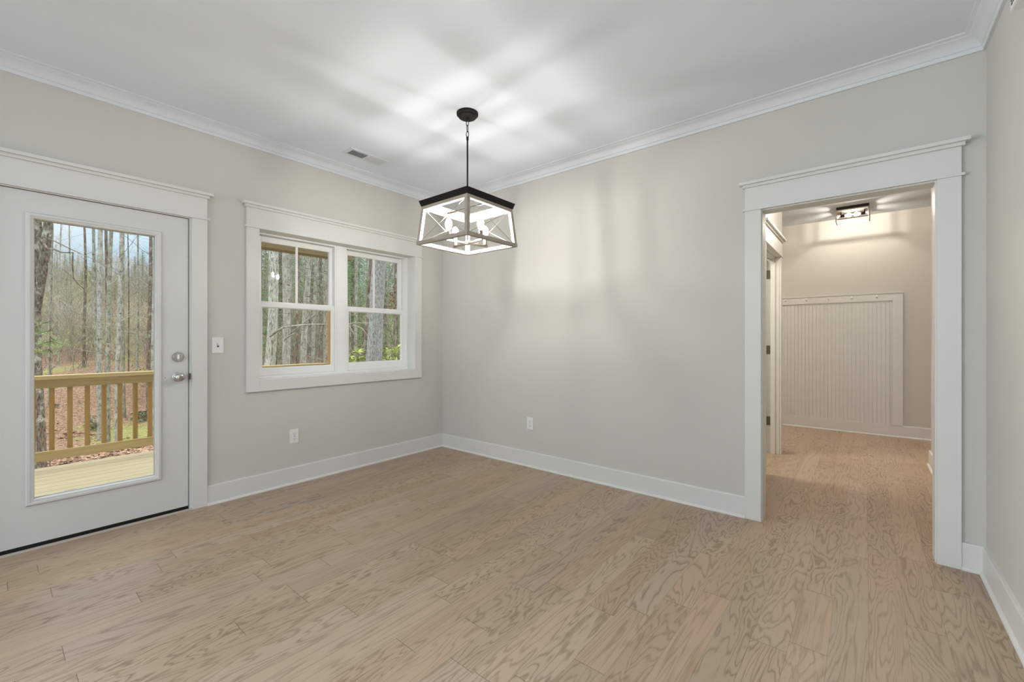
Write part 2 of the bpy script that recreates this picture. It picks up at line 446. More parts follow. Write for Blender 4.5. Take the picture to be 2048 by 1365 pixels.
# window casing
m = MB().box(0, .020, WIN_Y0-.09, WIN_Y0, WIN_Z0-.09, WIN_Z1).box(0, .020, WIN_Y1, WIN_Y1+.088, WIN_Z0-.09, WIN_Z1).box(0, .020, WIN_Y0, WIN_Y1, WIN_Z0-.09, WIN_Z0)
header_A(m, WIN_Y0-.09, WIN_Y1+.088, WIN_Z1)
struct(m, 'trim_3', M['trim'], 'white casing and stepped head trim around the double window', 'window casing', .0012)
# opening casing and jamb
m = MB().box(OP_X0-.095, OP_X0, -.020, 0, 0, HEAD).box(OP_X1, OP_X1+.092, -.020, 0, 0, HEAD)
header_B(m, OP_X0-.095, OP_X1+.092, HEAD)
struct(m, 'trim_4', M['trim'], 'white casing and stepped head trim around the hall opening', 'door casing', .0012)
m = MB().box(OP_X0-.012, OP_X0+.006, -.001, .116, 0, HEAD-.006).box(OP_X1-.006, OP_X1+.012, -.001, .116, 0, HEAD-.006).box(OP_X0-.012, OP_X1+.012, -.001, .116, HEAD-.006, HEAD+.012)
m.box(OP_X0-.095, OP_X0, .115, .135, 0, HEAD).box(OP_X1, OP_X1+.092, .115, .135, 0, HEAD).box(OP_X0-.095, OP_X1+.092, .115, .135, HEAD, HEAD+.16)
struct(m, 'trim_5', M['trim'], 'white jamb lining inside the hall opening', 'door jamb', .001)

# hall side door: jamb, stop, casing with head trim, hinges, open slab
d2 = thing('door_2', (HX, 1.55, 0), 'white side door in the hall left wall, standing open, three dark hinges', 'door', None, 'structure')
m = MB().box(HX-.12, HX+.001, 1.970, 1.99, 0, HEAD).box(HX-.12, HX+.001, 1.112, 1.13, 0, HEAD).box(HX-.12, HX+.001, 1.112, 1.99, HEAD-.004, HEAD+.012)
m.box(HX-.074, HX-.034, 1.958, 1.970, 0, HEAD-.004).box(HX-.074, HX-.034, 1.13, 1.142, 0, HEAD-.004).box(HX-.074, HX-.034, 1.13, 1.970, HEAD-.016, HEAD-.004)
m.build('jamb', M['trim'], d2, .001)
m = MB().box(HX, HX+.020, 1.976, 2.062, 0, HEAD).box(HX, HX+.020, 1.035, 1.124, 0, HEAD)
header_A(m, 1.035, 2.062, HEAD, HX)
m.build('casing', M['trim'], d2, .0012)
for z in (.337, 1.08, 1.868):
    MB().box(HX-.117, HX-.078, 1.966, 1.9702, z-.045, z+.045).tube([(HX-.119, 1.966, z-.045), (HX-.119, 1.966, z+.045)], .006, 10).build('hinge', M['hinge'], d2)
MB().box(HX-.12-.80, HX-.128, 1.925, 1.960, .012, HEAD-.008).build('slab', M['door'], d2, .001)

# ------------------------------------------------------------------ glazed exterior door
d1 = thing('door_1', (0, -2.79, 0), 'white exterior door with one tall glass pane, knob and deadbolt', 'door', None, 'structure')
SY0, SY1, SZ0, SZ1 = -3.245, -2.3345, .028, 2.037
GY0, GY1, GZ0, GZ1 = -3.055, -2.515, .287, 1.882
XF, XB = -.010, -.055
m = MB().box(XB, XF, SY0, GY0-.02, SZ0, SZ1).box(XB, XF, GY1+.02, SY1, SZ0, SZ1).box(XB, XF, GY0-.02, GY1+.02, SZ0, GZ0-.02).box(XB, XF, GY0-.02, GY1+.02, GZ1+.02, SZ1)
m.build('slab', M['door'], d1)
lf = MB().ring(GY0-.037, GY1+.034, GZ0-.04, GZ1+.036, [(0, XF), (0, XF+.004), (.006, XF+.012), (.017, XF+.014), (.024, XF+.008), (.031, XF+.006), (.0355, XF-.006), (.0355, XF-.016), (.018, XF-.016)])
lf.build('glass_frame', M['door'], d1, 0, True)
MB().ring(GY0-.037, GY1+.034, GZ0-.04, GZ1+.036, [(0, XB), (0, XB-.012), (.030, XB-.012), (.0355, XB), (.0355, XB+.008), (.018, XB+.008)]).build('outer_glass_frame', M['door'], d1)
MB().box(XF-.024, XF-.020, GY0-.01, GY1+.01, GZ0-.01, GZ1+.01).build('glass_pane', M['glass'], d1)
m = MB().box(-.18, .0005, DOOR_Y1-.012, DOOR_Y1+.02, 0, HEAD-.004).box(-.18, .0005, DOOR_Y0-.02, DOOR_Y0+.012, 0, HEAD-.004).box(-.18, .0005, DOOR_Y0-.02, DOOR_Y1+.02, HEAD-.004, HEAD+.02)
m.build('jamb', M['trim'], d1)
m = MB().box(-.075, -.056, SY0-.006, SY0+.012, .01, HEAD-.004).box(-.075, -.056, SY1-.012, SY1+.0045, .01, HEAD-.004).box(-.075, -.056, SY0-.006, SY1+.0045, SZ1-.012, HEAD-.004)
m.build('weatherstrip', M['rubber'], d1)
MB().box(XB-.004, XF-.004, SY0+.001, SY1-.001, .006, SZ0).build('door_sweep', M['rubber'], d1)
MB().box(-.18, -.001, DOOR_Y0+.012, DOOR_Y1-.012, 0, .006).build('threshold', M['rubber'], d1)
MB().box(-.001, .026, DOOR_Y0-.004, DOOR_Y1-.001, 0, .0095).build('floor_strip', M['threshold'], d1, .002)
KY = -2.392
kn = MB().lathe((XF, KY, .934), (1, 0, 0), [(0, .033), (.006, .033), (.009, .029), (.011, .0155), (.026, .0130), (.032, .0175), (.040, .0262), (.050, .0285), (.058, .0262), (.064, .019), (.066, .010), (.066, .0)], 32).build('knob', M['nickel'], d1, 0, True)
MB().lathe((XF+.0655, KY, .934), (1, 0, 0), [(0, .0095), (.0012, .0095), (.0012, .007), (.0022, .006), (.0022, 0)], 20).build('lock_button', M['socket'], kn, 0, True)
db = MB().lathe((XF, KY, 1.072), (1, 0, 0), [(0, .033), (.010, .032), (.014, .028), (.0145, .016), (.018, .0155), (.018, 0)], 32).build('deadbolt', M['nickel'], d1, 0, True)
MB().box(XF+.017, XF+.036, KY-.0045, KY+.0045, 1.072-.019, 1.072+.019).build('thumb_turn', M['nickel'], db, .003)
MB().box(-.045, -.0005, DOOR_Y1-.0165, DOOR_Y1-.0118, .905, .960).box(-.0006, .0012, DOOR_Y1-.0165, DOOR_Y1-.004, .912, .955).build('strike_plate', M['hinge'], d1)
MB().lathe((XF, -2.462, .932), (1, 0, 0), [(0, .0028), (.0006, .0026), (.0006, 0)], 10).build('peephole_plug', M['hinge'], d1)

# ------------------------------------------------------------------ double window (two double-hung units side by side)
XW = -.105
m = MB().box(XW, .0005, WIN_Y0-.014, WIN_Y0, WIN_Z0-.014, WIN_Z1+.014).box(XW, .0005, WIN_Y1, WIN_Y1+.014, WIN_Z0-.014, WIN_Z1+.014)
m.box(XW, .0005, WIN_Y0, WIN_Y1, WIN_Z0-.014, WIN_Z0).box(XW, .0005, WIN_Y0, WIN_Y1, WIN_Z1, WIN_Z1+.014)
struct(m, 'trim_6', M['trim'], 'white liner boards in the recess of the double window', 'window liner')
def unit(name, y0, y1, label, gl, gu, mu, sl, su):
    """y0..y1 unit frame; gl/gu glass of lower/upper sash; mu muntin; sl/su sash edges"""
    u = thing(name, (XW, (y0+y1)/2, WIN_Z0), label, 'window', None, 'structure')
    zT = WIN_Z1
    m = MB().box(-.18, XW, y0, y0+.018, WIN_Z0, zT).box(-.18, XW, y1-.018, y1, WIN_Z0, zT).box(-.18, XW, y0+.018, y1-.018, zT-.012, zT).box(-.18, XW, y0+.018, y1-.018, WIN_Z0-.004, WIN_Z0+.020)
    m.build('frame', M['vinyl'], u, .001)
    a, b = sl; X0, X1 = -.146, -.120; gz0, gz1 = (.953 if y0 < -1.5 else .967), 1.457
    s = MB().box(X0, X1, a, gl[0], WIN_Z0+.021, 1.498).box(X0, X1, gl[1], b, WIN_Z0+.021, 1.498).box(X0, X1, gl[0], gl[1], WIN_Z0+.021, gz0).box(X0, X1, gl[0], gl[1], gz1, 1.498).build('lower_sash', M['vinyl'], u, .0015)
    MB().ring(gl[0]-.002, gl[1]+.002, gz0-.002, gz1+.002, [(0, X1-.003), (.009, X1-.011), (.009, X1-.014), (0, X1-.014)]).build('glazing_bead', M['vinyl'], s)
    MB().box(X0+.010, X0+.014, gl[0]-.003, gl[1]+.003, gz0-.003, gz1+.003).build('glass_pane', M['glass'], s)
    a, b = su; X0, X1 = -.176, -.150; gz0, gz1 = 1.505, 1.992
    s = MB().box(X0, X1, a, gu[0], 1.46, 2.037).box(X0, X1, gu[1], b, 1.46, 2.037).box(X0, X1, gu[0], gu[1], 1.46, gz0).box(X0, X1, gu[0], gu[1], gz1, 2.037).build('upper_sash', M['vinyl'], u, .0015)
    MB().box(X0+.010, X0+.014, gu[0]-.003, gu[1]+.003, gz0-.003, gz1+.003).build('glass_pane', M['glass'], s)
    MB().box(X0+.016, X1-.004, mu-.0095, mu+.0095, gz0, gz1).build('muntin', M['vinyl'], s)
    return u
unit('window_1', WIN_Y0, -1.187, 'left double-hung unit of the white double window, two panes above one', (-1.816, -1.225), (-1.811, -1.235), -1.526, (-1.862, -1.178), (-1.860, -1.194))
unit('window_2', -1.106, WIN_Y1, 'right double-hung unit of the white double window, two panes above one', (-1.059, -.461), (-1.053, -.480), -.768, (-1.099, -.411), (-1.098, -.436))
struct(MB().box(-.18, XW+.002, -1.188, -1.105, WIN_Z0-.004, WIN_Z1), 'trim_7', M['vinyl'], 'white mullion between the two window units', 'mullion', .001)

# great-room glazing behind the camera
for nm, y0, y1, z0, z1 in (('window_3', -2.42, -1.42, 1.62, 1.95), ('window_4', -5.9, -3.3, .85, 2.15)):
    u = thing(nm, (9.05, (y0+y1)/2, z0), 'kitchen window in the far side wall, out of frame: ' + ('short and wide' if nm == 'window_3' else 'large'), 'window', None, 'structure')
    MB().ring(y0, y1, z0, z1, [(0, 8.98), (.05, 8.98), (.05, 9.07), (0, 9.07)]).build('frame', M['vinyl'], u)
    MB().box(9.03, 9.034, y0+.04, y1-.04, z0+.04, z1-.04).build('glass_pane', M['glass'], u)
u = thing('window_5', (3.4, -7.05, .7), 'unseen wide rear window of the great room, added for the rear fill', 'window', None, 'structure')  # unseen window put in as a setting for the rear fill lamp
m = MB()
for i in range(5): m.box(.7+i*1.335, .76+i*1.335, -7.08, -7.0, .7, 2.4)
m.box(.7, 6.1, -7.08, -7.0, .7, .76).box(.7, 6.1, -7.08, -7.0, 2.34, 2.4)
m.build('frame', M['vinyl'], u)
MB().box(.74, 6.06, -7.05, -7.046, .74, 2.36).build('glass_pane', M['glass'], u)

u = thing('window_6', (-.09, -5.3, .5), 'unseen window in the left wall beyond the glazed door, added with the left fill', 'window', None, 'structure')  # unseen window invented together with the left fill lamp
MB().ring(-6.3, -4.3, .5, 2.2, [(0, .02), (.06, .02), (.06, -.12), (0, -.12)]).box(-.12, -.06, -5.33, -5.27, .5, 2.2).build('frame', M['vinyl'], u)
MB().box(-.09, -.086, -6.25, -4.35, .55, 2.15).build('glass_pane', M['glass'], u)

# ------------------------------------------------------------------ small wall fittings
def outlet(loc, nrm, label):
    """duplex outlet; nrm '+x' or '-y'"""
    t = thing('outlet', loc, label, 'outlet', 'white duplex outlets')
    def bx(mb, u0, u1, v0, v1, d0, d1):
        x, y, z = loc
        if nrm == '+x': return mb.box(x+d0, x+d1, y+u0, y+u1, z+v0, z+v1)
        return mb.box(x+u0, x+u1, y-d1, y-d0, z+v0, z+v1)
    bx(MB(), -.036, .036, -.0575, .0575, 0, .006).build('plate', M['plate'], t, .002)
    for s in (-1, 1):
        p = bx(MB(), -.0165, .0165, s*.0195-.0145, s*.0195+.0145, .004, .0085).build('receptacle', M['plate'], t, .003)
        q = MB(); bx(q, -.0085, -.006, s*.0195-.001, s*.0195+.007, .008, .0088); bx(q, .006, .0085, s*.0195-.001, s*.0195+.006, .008, .0088); bx(q, -.0025, .0025, s*.0195-.010, s*.0195-.005, .008, .0088)
        q.build('slots', M['dark'], p)
    q = MB(); bx(q, -.003, .003, -.003, .003, .004, .0072); q.build('screw', M['nickel'], t, .001)
outlet((0, -1.617, .390), '+x', 'white outlet low on the wall under the double window')
outlet((1.230, 0, .404), '-y', 'white outlet low on the wall between the corner and the hall opening')
t = thing('light_switch', (0, -2.160, 1.150), 'white toggle light switch between the door casing and the window', 'light switch')
MB().box(0, .006, -2.197, -2.123, 1.0925, 1.2075).build('plate', M['plate'], t, .002)
MB().box(.005, .0062, -2.166, -2.154, 1.136, 1.164).build('toggle_slot', M['shadowgap'], t)
MB().obox((.012, -2.160, 1.155), (.011, 0, .006), (0, .0042, 0), (-.002, 0, .0055)).build('toggle', M['plate'], t, .001)
for z in (1.120, 1.180): MB().lathe((.0055, -2.160, z), (1, 0, 0), [(0, .003), (.001, .0028), (.001, 0)], 10).build('screw', M['plate'], t)
t = thing('door_chime', (XR, -.86, 2.53), 'cream slotted chime box high on the right wall at the photo edge', 'door chime')
MB().box(XR-.045, XR, -.98, -.735, 2.45, 2.60).build('cover', M['plate'], t, .006)
m = MB()
for i in range(9):
    for j in range(2): m.box(XR-.0462, XR-.044, -.965+i*.024+.002, -.965+i*.024+.016, 2.464+j*.10, 2.472+j*.10)
m.box(XR-.0462, XR-.044, -.762, -.752, 2.48, 2.57)
m.build('sound_slots', M['dark'], t)

# ceiling vent
VX0, VX1, VY0, VY1 = .285, .437, -1.353, -1.000
t = thing('air_vent', ((VX0+VX1)/2, (VY0+VY1)/2, CEIL), 'white ceiling air register near the left wall', 'air vent')
f_ = .026
m = MB()
for a, b, c_, d_ in ((VX0, VX1, VY0, VY0+f_), (VX0, VX1, VY1-f_, VY1), (VX0, VX0+f_, VY0+f_, VY1-f_), (VX1-f_, VX1, VY0+f_, VY1-f_)):
    m.box(a, b, c_, d_, CEIL-.008, CEIL-.0005)
m.build('frame', M['crown'], t, .002)
ym = (VY0+VY1)/2
MB().box(VX0+f_, VX1-f_, ym-.006, ym+.006, CEIL-.008, CEIL-.001).build('divider', M['crown'], t)
MB().box(VX0+f_, VX1-f_, VY0+f_, VY1-f_, CEIL-.0012, CEIL-.0004).build('duct_opening', M['dark'], t)
for a, b, s in ((VY0+f_, ym-.006, 1), (ym+.006, VY1-f_, -1)):
    m = MB(); n_ = 12
    for i in range(n_):
        y = a + (b-a)*(i+.5)/n_
        m.obox(((VX0+VX1)/2, y, CEIL-.0052), ((VX1-VX0)/2-f_, 0, 0), (0, s*.0042, .0036), (0, -.0004*s, .0004))
    if s == 1:
        for k in range(4):
            xx = VX0+f_+(VX1-VX0-2*f_)*(k+.5)/4
            m.box(xx-.0015, xx+.0015, a, b, CEIL-.0085, CEIL-.0075)
    m.build('louvers', M['crown'], t)

# ------------------------------------------------------------------ beadboard peg panel in the hall
t = thing('peg_panel', (3.0, 3.80, 0), 'white beadboard panel with a peg rail on the hall end wall', 'wall panel')
PX0, PX1 = 1.62, 4.0
m = MB(); nb = int((PX1-.095-PX0-.095)/.041)
x0 = PX0+.09
while x0 < PX1-.10:
    x1 = min(x0+.041, PX1-.094)
    m.box(x0+.0026, x1-.0026, 3.789, 3.80, .14, 1.67)
    x0 = x1
m.box(PX0+.09, PX1-.09, 3.7935, 3.80, .14, 1.67)
m.build('beadboard', M['trim'], t)
MB().box(PX0, PX1, 3.778, 3.80, 1.662, 1.752).build('peg_rail', M['trim'], t, .001)
MB().box(PX1-.095, PX1, 3.778, 3.80, .141, 1.662).build('stile', M['trim'], t, .001)
MB().box(PX0, PX0+.095, 3.778, 3.80, .141, 1.662).build('stile', M['trim'], t, .001)
MB().box(PX0-.003, PX1+.003, 3.770, 3.80, 1.752, 1.760).build('top_cap', M['trim'], t, .001)
MB().box(PX0, PX1, 3.782, 3.80, .02, .141).build('bottom_rail', M['trim'], t)
for i in range(9):
    x = 3.757 - i*.2405
    MB().lathe((x, 3.778, 1.709), (0, -1, .25), [(0, .010), (.004, .010), (.006, .0065), (.034, .0058), (.040, .009), (.048, .0125), (.054, .0125), (.058, .008), (.058, 0)], 14).build('peg', M['plate'], t, 0, True)

# ------------------------------------------------------------------ pendant light
CX, CY = 1.538, -1.128
t = thing('pendant_light', (CX, CY, CEIL), 'farmhouse square pendant light with dark cap, whitewashed frame and four lit bulbs', 'pendant light')
MB().lathe((CX, CY, CEIL), (0, 0, -1), [(0, .074), (.014, .074), (.017, .068), (.019, .062), (.030, .060), (.033, .056), (.034, .016), (.044, .013), (.048, .008), (.048, 0)], 40).build('canopy', M['bronze'], t, 0, True)
def link(z0, z1, ang, r=.0026, wd=.0085):
    pts = []; zc, h = (z0+z1)/2, (z1-z0)/2
    for k in range(21):
        a = 2*PI*k/20; u = math.copysign(abs(math.cos(a))**.7, math.cos(a))*wd; v = math.copysign(abs(math.sin(a))**.9, math.sin(a))*h
        pts.append((CX+u*math.cos(ang), CY+u*math.sin(ang), zc+v))
    return MB().tube(pts, r, 8, False)
link(CEIL-.088, CEIL-.044, .3).build('chain_link', M['bronze'], t, 0, True)
link(CEIL-.130, CEIL-.084, 1.9).build('chain_link', M['bronze'], t, 0, True)
link(CEIL-.166, CEIL-.126, .3).build('chain_link', M['bronze'], t, 0, True)
MB().tube([(CX, CY, CEIL-.175), (CX, CY, 1.86)], .0058, 12).lathe((CX, CY, CEIL-.162), (0, 0, -1), [(0, .005), (.004, .0085), (.022, .0085), (.026, .006), (.026, 0)], 14).build('rod', M['bronze'], t, 0, True)
q = math.sqrt(.5)
Hb, Ht, Hc = .346*q, .3136*q, .331*q          # half sides: bottom, cap bottom, cap top
ZB, ZM, ZT = 1.836, 2.098, 2.136
# dark flared cap: a hollow square band
m = MB(); base_i = 0
sec = [(Ht, ZM), (Hc, ZT), (Hc-.010, ZT), (Ht-.002, ZM+.012), (Ht-.004, ZM)]
for h, z in sec: m.v += [(CX-h, CY-h, z), (CX+h, CY-h, z), (CX+h, CY+h, z), (CX-h, CY+h, z)]
for i in range(len(sec)):
    j = (i+1) % len(sec)
    for k in range(4): m.f.append((i*4+k, i*4+(k+1) % 4, j*4+(k+1) % 4, j*4+k))
m.build('cap', M['bronze'], t)
B = .024
hb, ht = Hb-B/2, Ht-B/2-.002
for k, (sx, sy) in enumerate(((-1, -1), (1, -1), (1, 1), (-1, 1))):
    p = MB(); z0, z1 = ZB+B, ZM-.020
    a0 = Hb; a1 = Ht-.002
    f0 = lambda zz: Hb+(Ht-.002-Hb)*(zz-ZB)/(ZM-ZB)
    for zz in (z0, z1):
        h = f0(zz)
        p.v += [(CX+sx*h, CY+sy*h, zz), (CX+sx*(h-B), CY+sy*h, zz), (CX+sx*(h-B), CY+sy*(h-B), zz), (CX+sx*h, CY+sy*(h-B), zz)]
    p.f += [(0, 1, 2, 3), (7, 6, 5, 4)] + [(i, (i+1) % 4, (i+1) % 4+4, i+4) for i in range(4)]
    p.build('post', M['whitewash_z'], t, .0008)
for z0, hh, nm in ((ZB, Hb, 'bottom_rail'), (ZM-.022, Ht-.001, 'top_rail')):
    hz = B if nm == 'bottom_rail' else ZT-.003-z0
    for s in (-1, 1):
        MB().box(CX-hh, CX+hh, CY+s*hh, CY+s*(hh-B), z0, z0+hz).build(nm, M['whitewash'], t, .0008)
        MB().box(CX+s*hh, CX+s*(hh-B), CY-hh+B, CY+hh-B, z0, z0+hz).build(nm, M['whitewash_y'], t, .0008)
for s in (-1, 1):
    for d in (-1, 1):
        zb, zt = ZB+B*.8, ZM-.018
        MB().tube([(CX+d*(Hb-B), CY+s*(Hb-B/2), zb), (CX-d*(Ht-B), CY+s*(Ht-B/2), zt)], .0017, 6).build('cross_wire', M['socket'], t, 0, True)
        MB().tube([(CX+s*(Hb-B/2), CY+d*(Hb-B), zb), (CX+s*(Ht-B/2), CY-d*(Ht-B), zt)], .0017, 6).build('cross_wire', M['socket'], t, 0, True)
# strap across the open top that carries the rod
MB().box(CX-Ht+.01, CX+Ht-.01, CY-.009, CY+.009, ZM-.004, ZM).build('top_strap', M['bronze'], t)
# four-armed bulb holder
MB().lathe((CX, CY, 1.842), (0, 0, 1), [(0, .006), (.003, .016), (.022, .017), (.026, .012), (.034, .010), (.034, 0)], 20).build('hub', M['socket'], t, 0, True)
for k in range(4):
    a = R(-10 + 90*k); ux, uy = math.cos(a), math.sin(a)
    arm = MB().bar((CX+ux*.012, CY+uy*.012, 1.855), (CX+ux*.172, CY+uy*.172, 1.855), .012, .013).build('arm', M['socket'], t, .001)
    bx_, by_ = CX+ux*.152, CY+uy*.152
    MB().lathe((bx_, by_, 1.8625), (0, 0, 1), [(0, .016), (.003, .017), (.006, .0135), (.050, .0135), (.050, .011), (.044, .011)], 18).build('socket', M['socket'], t, 0, True)
    s = MB().lathe((bx_, by_, 1.906), (0, 0, 1), [(0, .010), (.010, .012), (.028, .0200), (.048, .0245), (.066, .0240), (.082, .0185), (.092, .010), (.096, .0)], 18).build('bulb', M['bulb'], t, 0, True)
    MB().tube([(bx_, by_, 1.925), (bx_, by_, 1.975)], .009, 8).build('filament', M['filament'], s, 0, True)

# ------------------------------------------------------------------ hall flush light
FX, FY = 3.533, 3.32
t = thing('ceiling_light', (FX, FY, CEIL), 'square flush ceiling light with open frame and two lit bulbs in the hall', 'ceiling light')
MB().box(FX-.150, FX+.150, FY-.150, FY+.150, CEIL-.032, CEIL).build('canopy', M['bronze'], t, .002)
ZF = 2.602; h0, h1 = .147, .160; b_ = .011
for sx in (-1, 1):
    for sy in (-1, 1):
        MB().bar((FX+sx*(h0-b_/2), FY+sy*(h0-b_/2), CEIL-.032), (FX+sx*(h1-b_/2), FY+sy*(h1-b_/2), ZF), b_, b_, (1, 0, 0)).build('corner_post', M['whitewash_z'], t)
for s in (-1, 1):
    MB().box(FX-h1, FX+h1, FY+s*h1, FY+s*(h1-b_), ZF, ZF+b_).build('bottom_bar', M['whitewash'], t)
    MB().box(FX+s*h1, FX+s*(h1-b_), FY-h1+b_, FY+h1-b_, ZF, ZF+b_).build('bottom_bar', M['whitewash_y'], t)
    MB().box(FX-h0, FX+h0, FY+s*h0, FY+s*(h0-.012), CEIL-.046, CEIL-.032).build('top_bar', M['whitewash'], t)
for s in (-1, 1):
    MB().lathe((FX+s*.118, FY, CEIL-.076), (-s, 0, 0), [(0, .012), (.004, .0165), (.042, .0165), (.042, .012), (.038, .011)], 16).box(FX+s*.110-.006, FX+s*.110+.006, FY-.006, FY+.006, CEIL-.076, CEIL-.032).build('socket', M['bronze'], t, 0, True)
    k = MB().lathe((FX+s*.080, FY, CEIL-.076), (-s, 0, 0), [(0, .012), (.012, .013), (.028, .024), (.044, .029), (.058, .026), (.068, .016), (.072, 0)], 16).build('bulb', M['bulb'], t, 0, True)
    MB().tube([(FX+s*.050, FY, CEIL-.076), (FX+s*.046, FY, CEIL-.076), (FX+s*.030, FY, CEIL-.076), (FX+s*.026, FY, CEIL-.076)], [.008, .017, .017, .008], 10).build('filament', M['hallfilament'], k, 0, True)

# ------------------------------------------------------------------ deck, railing, porch beam
DZ = -.06
DY0, DY1 = -8.0, .16
m = MB(); x = -2.525
while x < -.20:
    x1 = min(x+.140, -.182)
    m.box(x, x1-.005, DY0, DY1, DZ-.032, DZ); x = x+.1405
m.box(-2.50, -2.46, DY0, DY1, DZ-.23, DZ-.034)
for yy in (-7.9, -5.5, -3.6, -1.75, .05): m.box(-2.48, -2.38, yy-.05, yy+.05, -1.6, DZ-.034)
deck = tag(m.build('deck', M['deck']), 'pale treated pine deck boards outside the glazed door', 'deck', None, 'structure')
m = MB()  # unseen roof, added so slope and eave keep skylight off the porch beam
m.quad((-1.0, -9, 2.70), (-1.0, 6, 2.70), (4.5, 6, 6.6), (4.5, -9, 6.6)).quad((-1.0, -9, 2.85), (4.5, -9, 6.75), (4.5, 6, 6.75), (-1.0, 6, 2.85)).quad((-1.0, -9, 2.70), (-1.0, -9, 2.85), (-1.0, 6, 2.85), (-1.0, 6, 2.70)).quad((-1.0, -9, 2.70), (-.18, -9, 2.70), (-.18, 6, 2.70), (-1.0, 6, 2.70))
m.quad((4.5, -9, 6.6), (4.5, 6, 6.6), (10, 6, 2.7), (10, -9, 2.7)).quad((4.5, -9, 6.75), (10, -9, 2.85), (10, 6, 2.85), (4.5, 6, 6.75))
M['shingle'] = paint('roof_shingle', (.10, .10, .11), .9, .3)
tag(m.build('roof', M['shingle']), 'unseen grey shingled house roof, added with its eave to shade the porch beam', 'roof', None, 'structure')
RX = -2.45
rl = thing('deck_railing', (RX, -3.0, DZ), 'treated pine deck railing with square balusters seen through the door glass', 'railing')
MB().box(RX-.070, RX+.070, DY0, -.05, .804, .840).build('cap_rail', M['pine'], rl, .003)
MB().box(RX-.019, RX+.019, DY0, -.042, .720, .803).build('top_rail', M['pine'], rl, .002)
MB().box(RX-.019+.026, RX+.019+.026, DY0, -.042, .026, .115).build('bottom_rail', M['pine'], rl, .002)
y = -2.8325
ys = [y + .1240*k for k in range(-9, 23)]
for y in ys:
    if y < -.09: MB().box(RX-.032, RX+.0065, y-.0185, y+.0185, .035, .72).build('baluster', M['pine_z'], rl, .0015)
MB().box(RX-.045, RX+.045, -.042, .048, -1.6, 2.378).build('post', M['pine_z'], rl, .003)
rs = thing('deck_railing', (-1.3, 0, DZ), 'treated pine end railing between the corner post and the house', 'railing')
MB().box(RX+.05, -.19, -.067, .073, .804, .840).build('cap_rail', M['pine'], rs, .003)
MB().box(RX+.046, -.19, -.016, .022, .720, .803).build('top_rail', M['pine'], rs, .002)
MB().box(RX+.046, -.19, -.016, .022, .026, .115).build('bottom_rail', M['pine'], rs, .002)
for k in range(17): MB().box(RX+.12+k*.124, RX+.158+k*.124, -.035, -.0165, .035, .72).build('baluster', M['pine_z'], rs, .0015)
tag(MB().box(-2.53, -2.335, DY0, .27, 2.379, 2.62).build('porch_beam', M['beam']), 'brown porch beam across the top of the left window pane', 'beam', None, 'structure')

# ------------------------------------------------------------------ the woods
def at(px, D, z=0.0):
    """a point D metres into the scene along the photo column px"""
    u = (px-1024)/FPX
    return Vector((CAM.x + D*(-math.sin(YAW)+u*math.cos(YAW)), CAM.y + D*(math.cos(YAW)+u*math.sin(YAW)), z))
def zat(py, D): return 1.2 + (677.27-py)/FPX*D
def ss(a, b, t):
    t = max(0, min(1, (t-a)/(b-a))); return t*t*(3-2*t)
def ground(x, y):
    r = math.hypot(x-CAM.x, y-CAM.y)
    z = -1.15 + .12*math.sin(x*.9+y*.6) + .10*math.sin(y*1.3-x*.4)
    z -= .9*ss(12.2, 14.5, r)
    z += 2.1*ss(15, 24, r) + 3.9*ss(22, 46, r) + 4.0*ss(42, 85, r)
    z += .35*math.sin(x*.21+1)*math.sin(y*.17)*ss(15, 30, r)
    return z
def m_ground():
    t = NT('leaf_ground'); o = t.obj()
    n1 = t.noise(o, 14.0, 5, .65); n2 = t.noise(o, .35, 3, .5); n3 = t.noise(o, 45.0, 3, .6)
    k = t.math('MULTIPLY_ADD', n3, .5, t.math('MULTIPLY', n1, .5))
    leaf = t.ramp(k, [(.34, (.06, .042, .032)), (.47, (.25, .155, .108)), (.57, (.40, .275, .20)), (.70, (.54, .42, .325))])
    gr = t.ramp(k, [(.32, (.10, .12, .045)), (.5, (.32, .33, .13)), (.68, (.54, .50, .24))])
    msk = t.ramp(n2, [(.50, (0, 0, 0)), (.62, (1, 1, 1))])
    c = t.mix(msk, leaf, gr)
    return t.bsdf(c, .95, 0, k, .03, .1)
M['ground'] = m_ground()
random.seed(5)
m = MB(); NA, NR = 90, 46
radii = [5.2 + 122*(i/NR)**1.9 for i in range(NR+1)]
for i, r in enumerate(radii):
    for k in range(NA+1):
        a = R(60) + R(160)*k/NA
        x, y = CAM.x+r*math.cos(a), CAM.y+r*math.sin(a)
        if x > -.6: x = -.6
        m.v.append((x, y, ground(x, y)))
for i in range(NR):
    for k in range(NA):
        a = i*(NA+1)+k
        m.f.append((a, a+1, a+NA+2, a+NA+1))
tag(m.build('ground', M['ground'], None, 0, True), 'leaf covered woodland ground rising to a hillside beyond the deck', 'ground', None, 'structure')

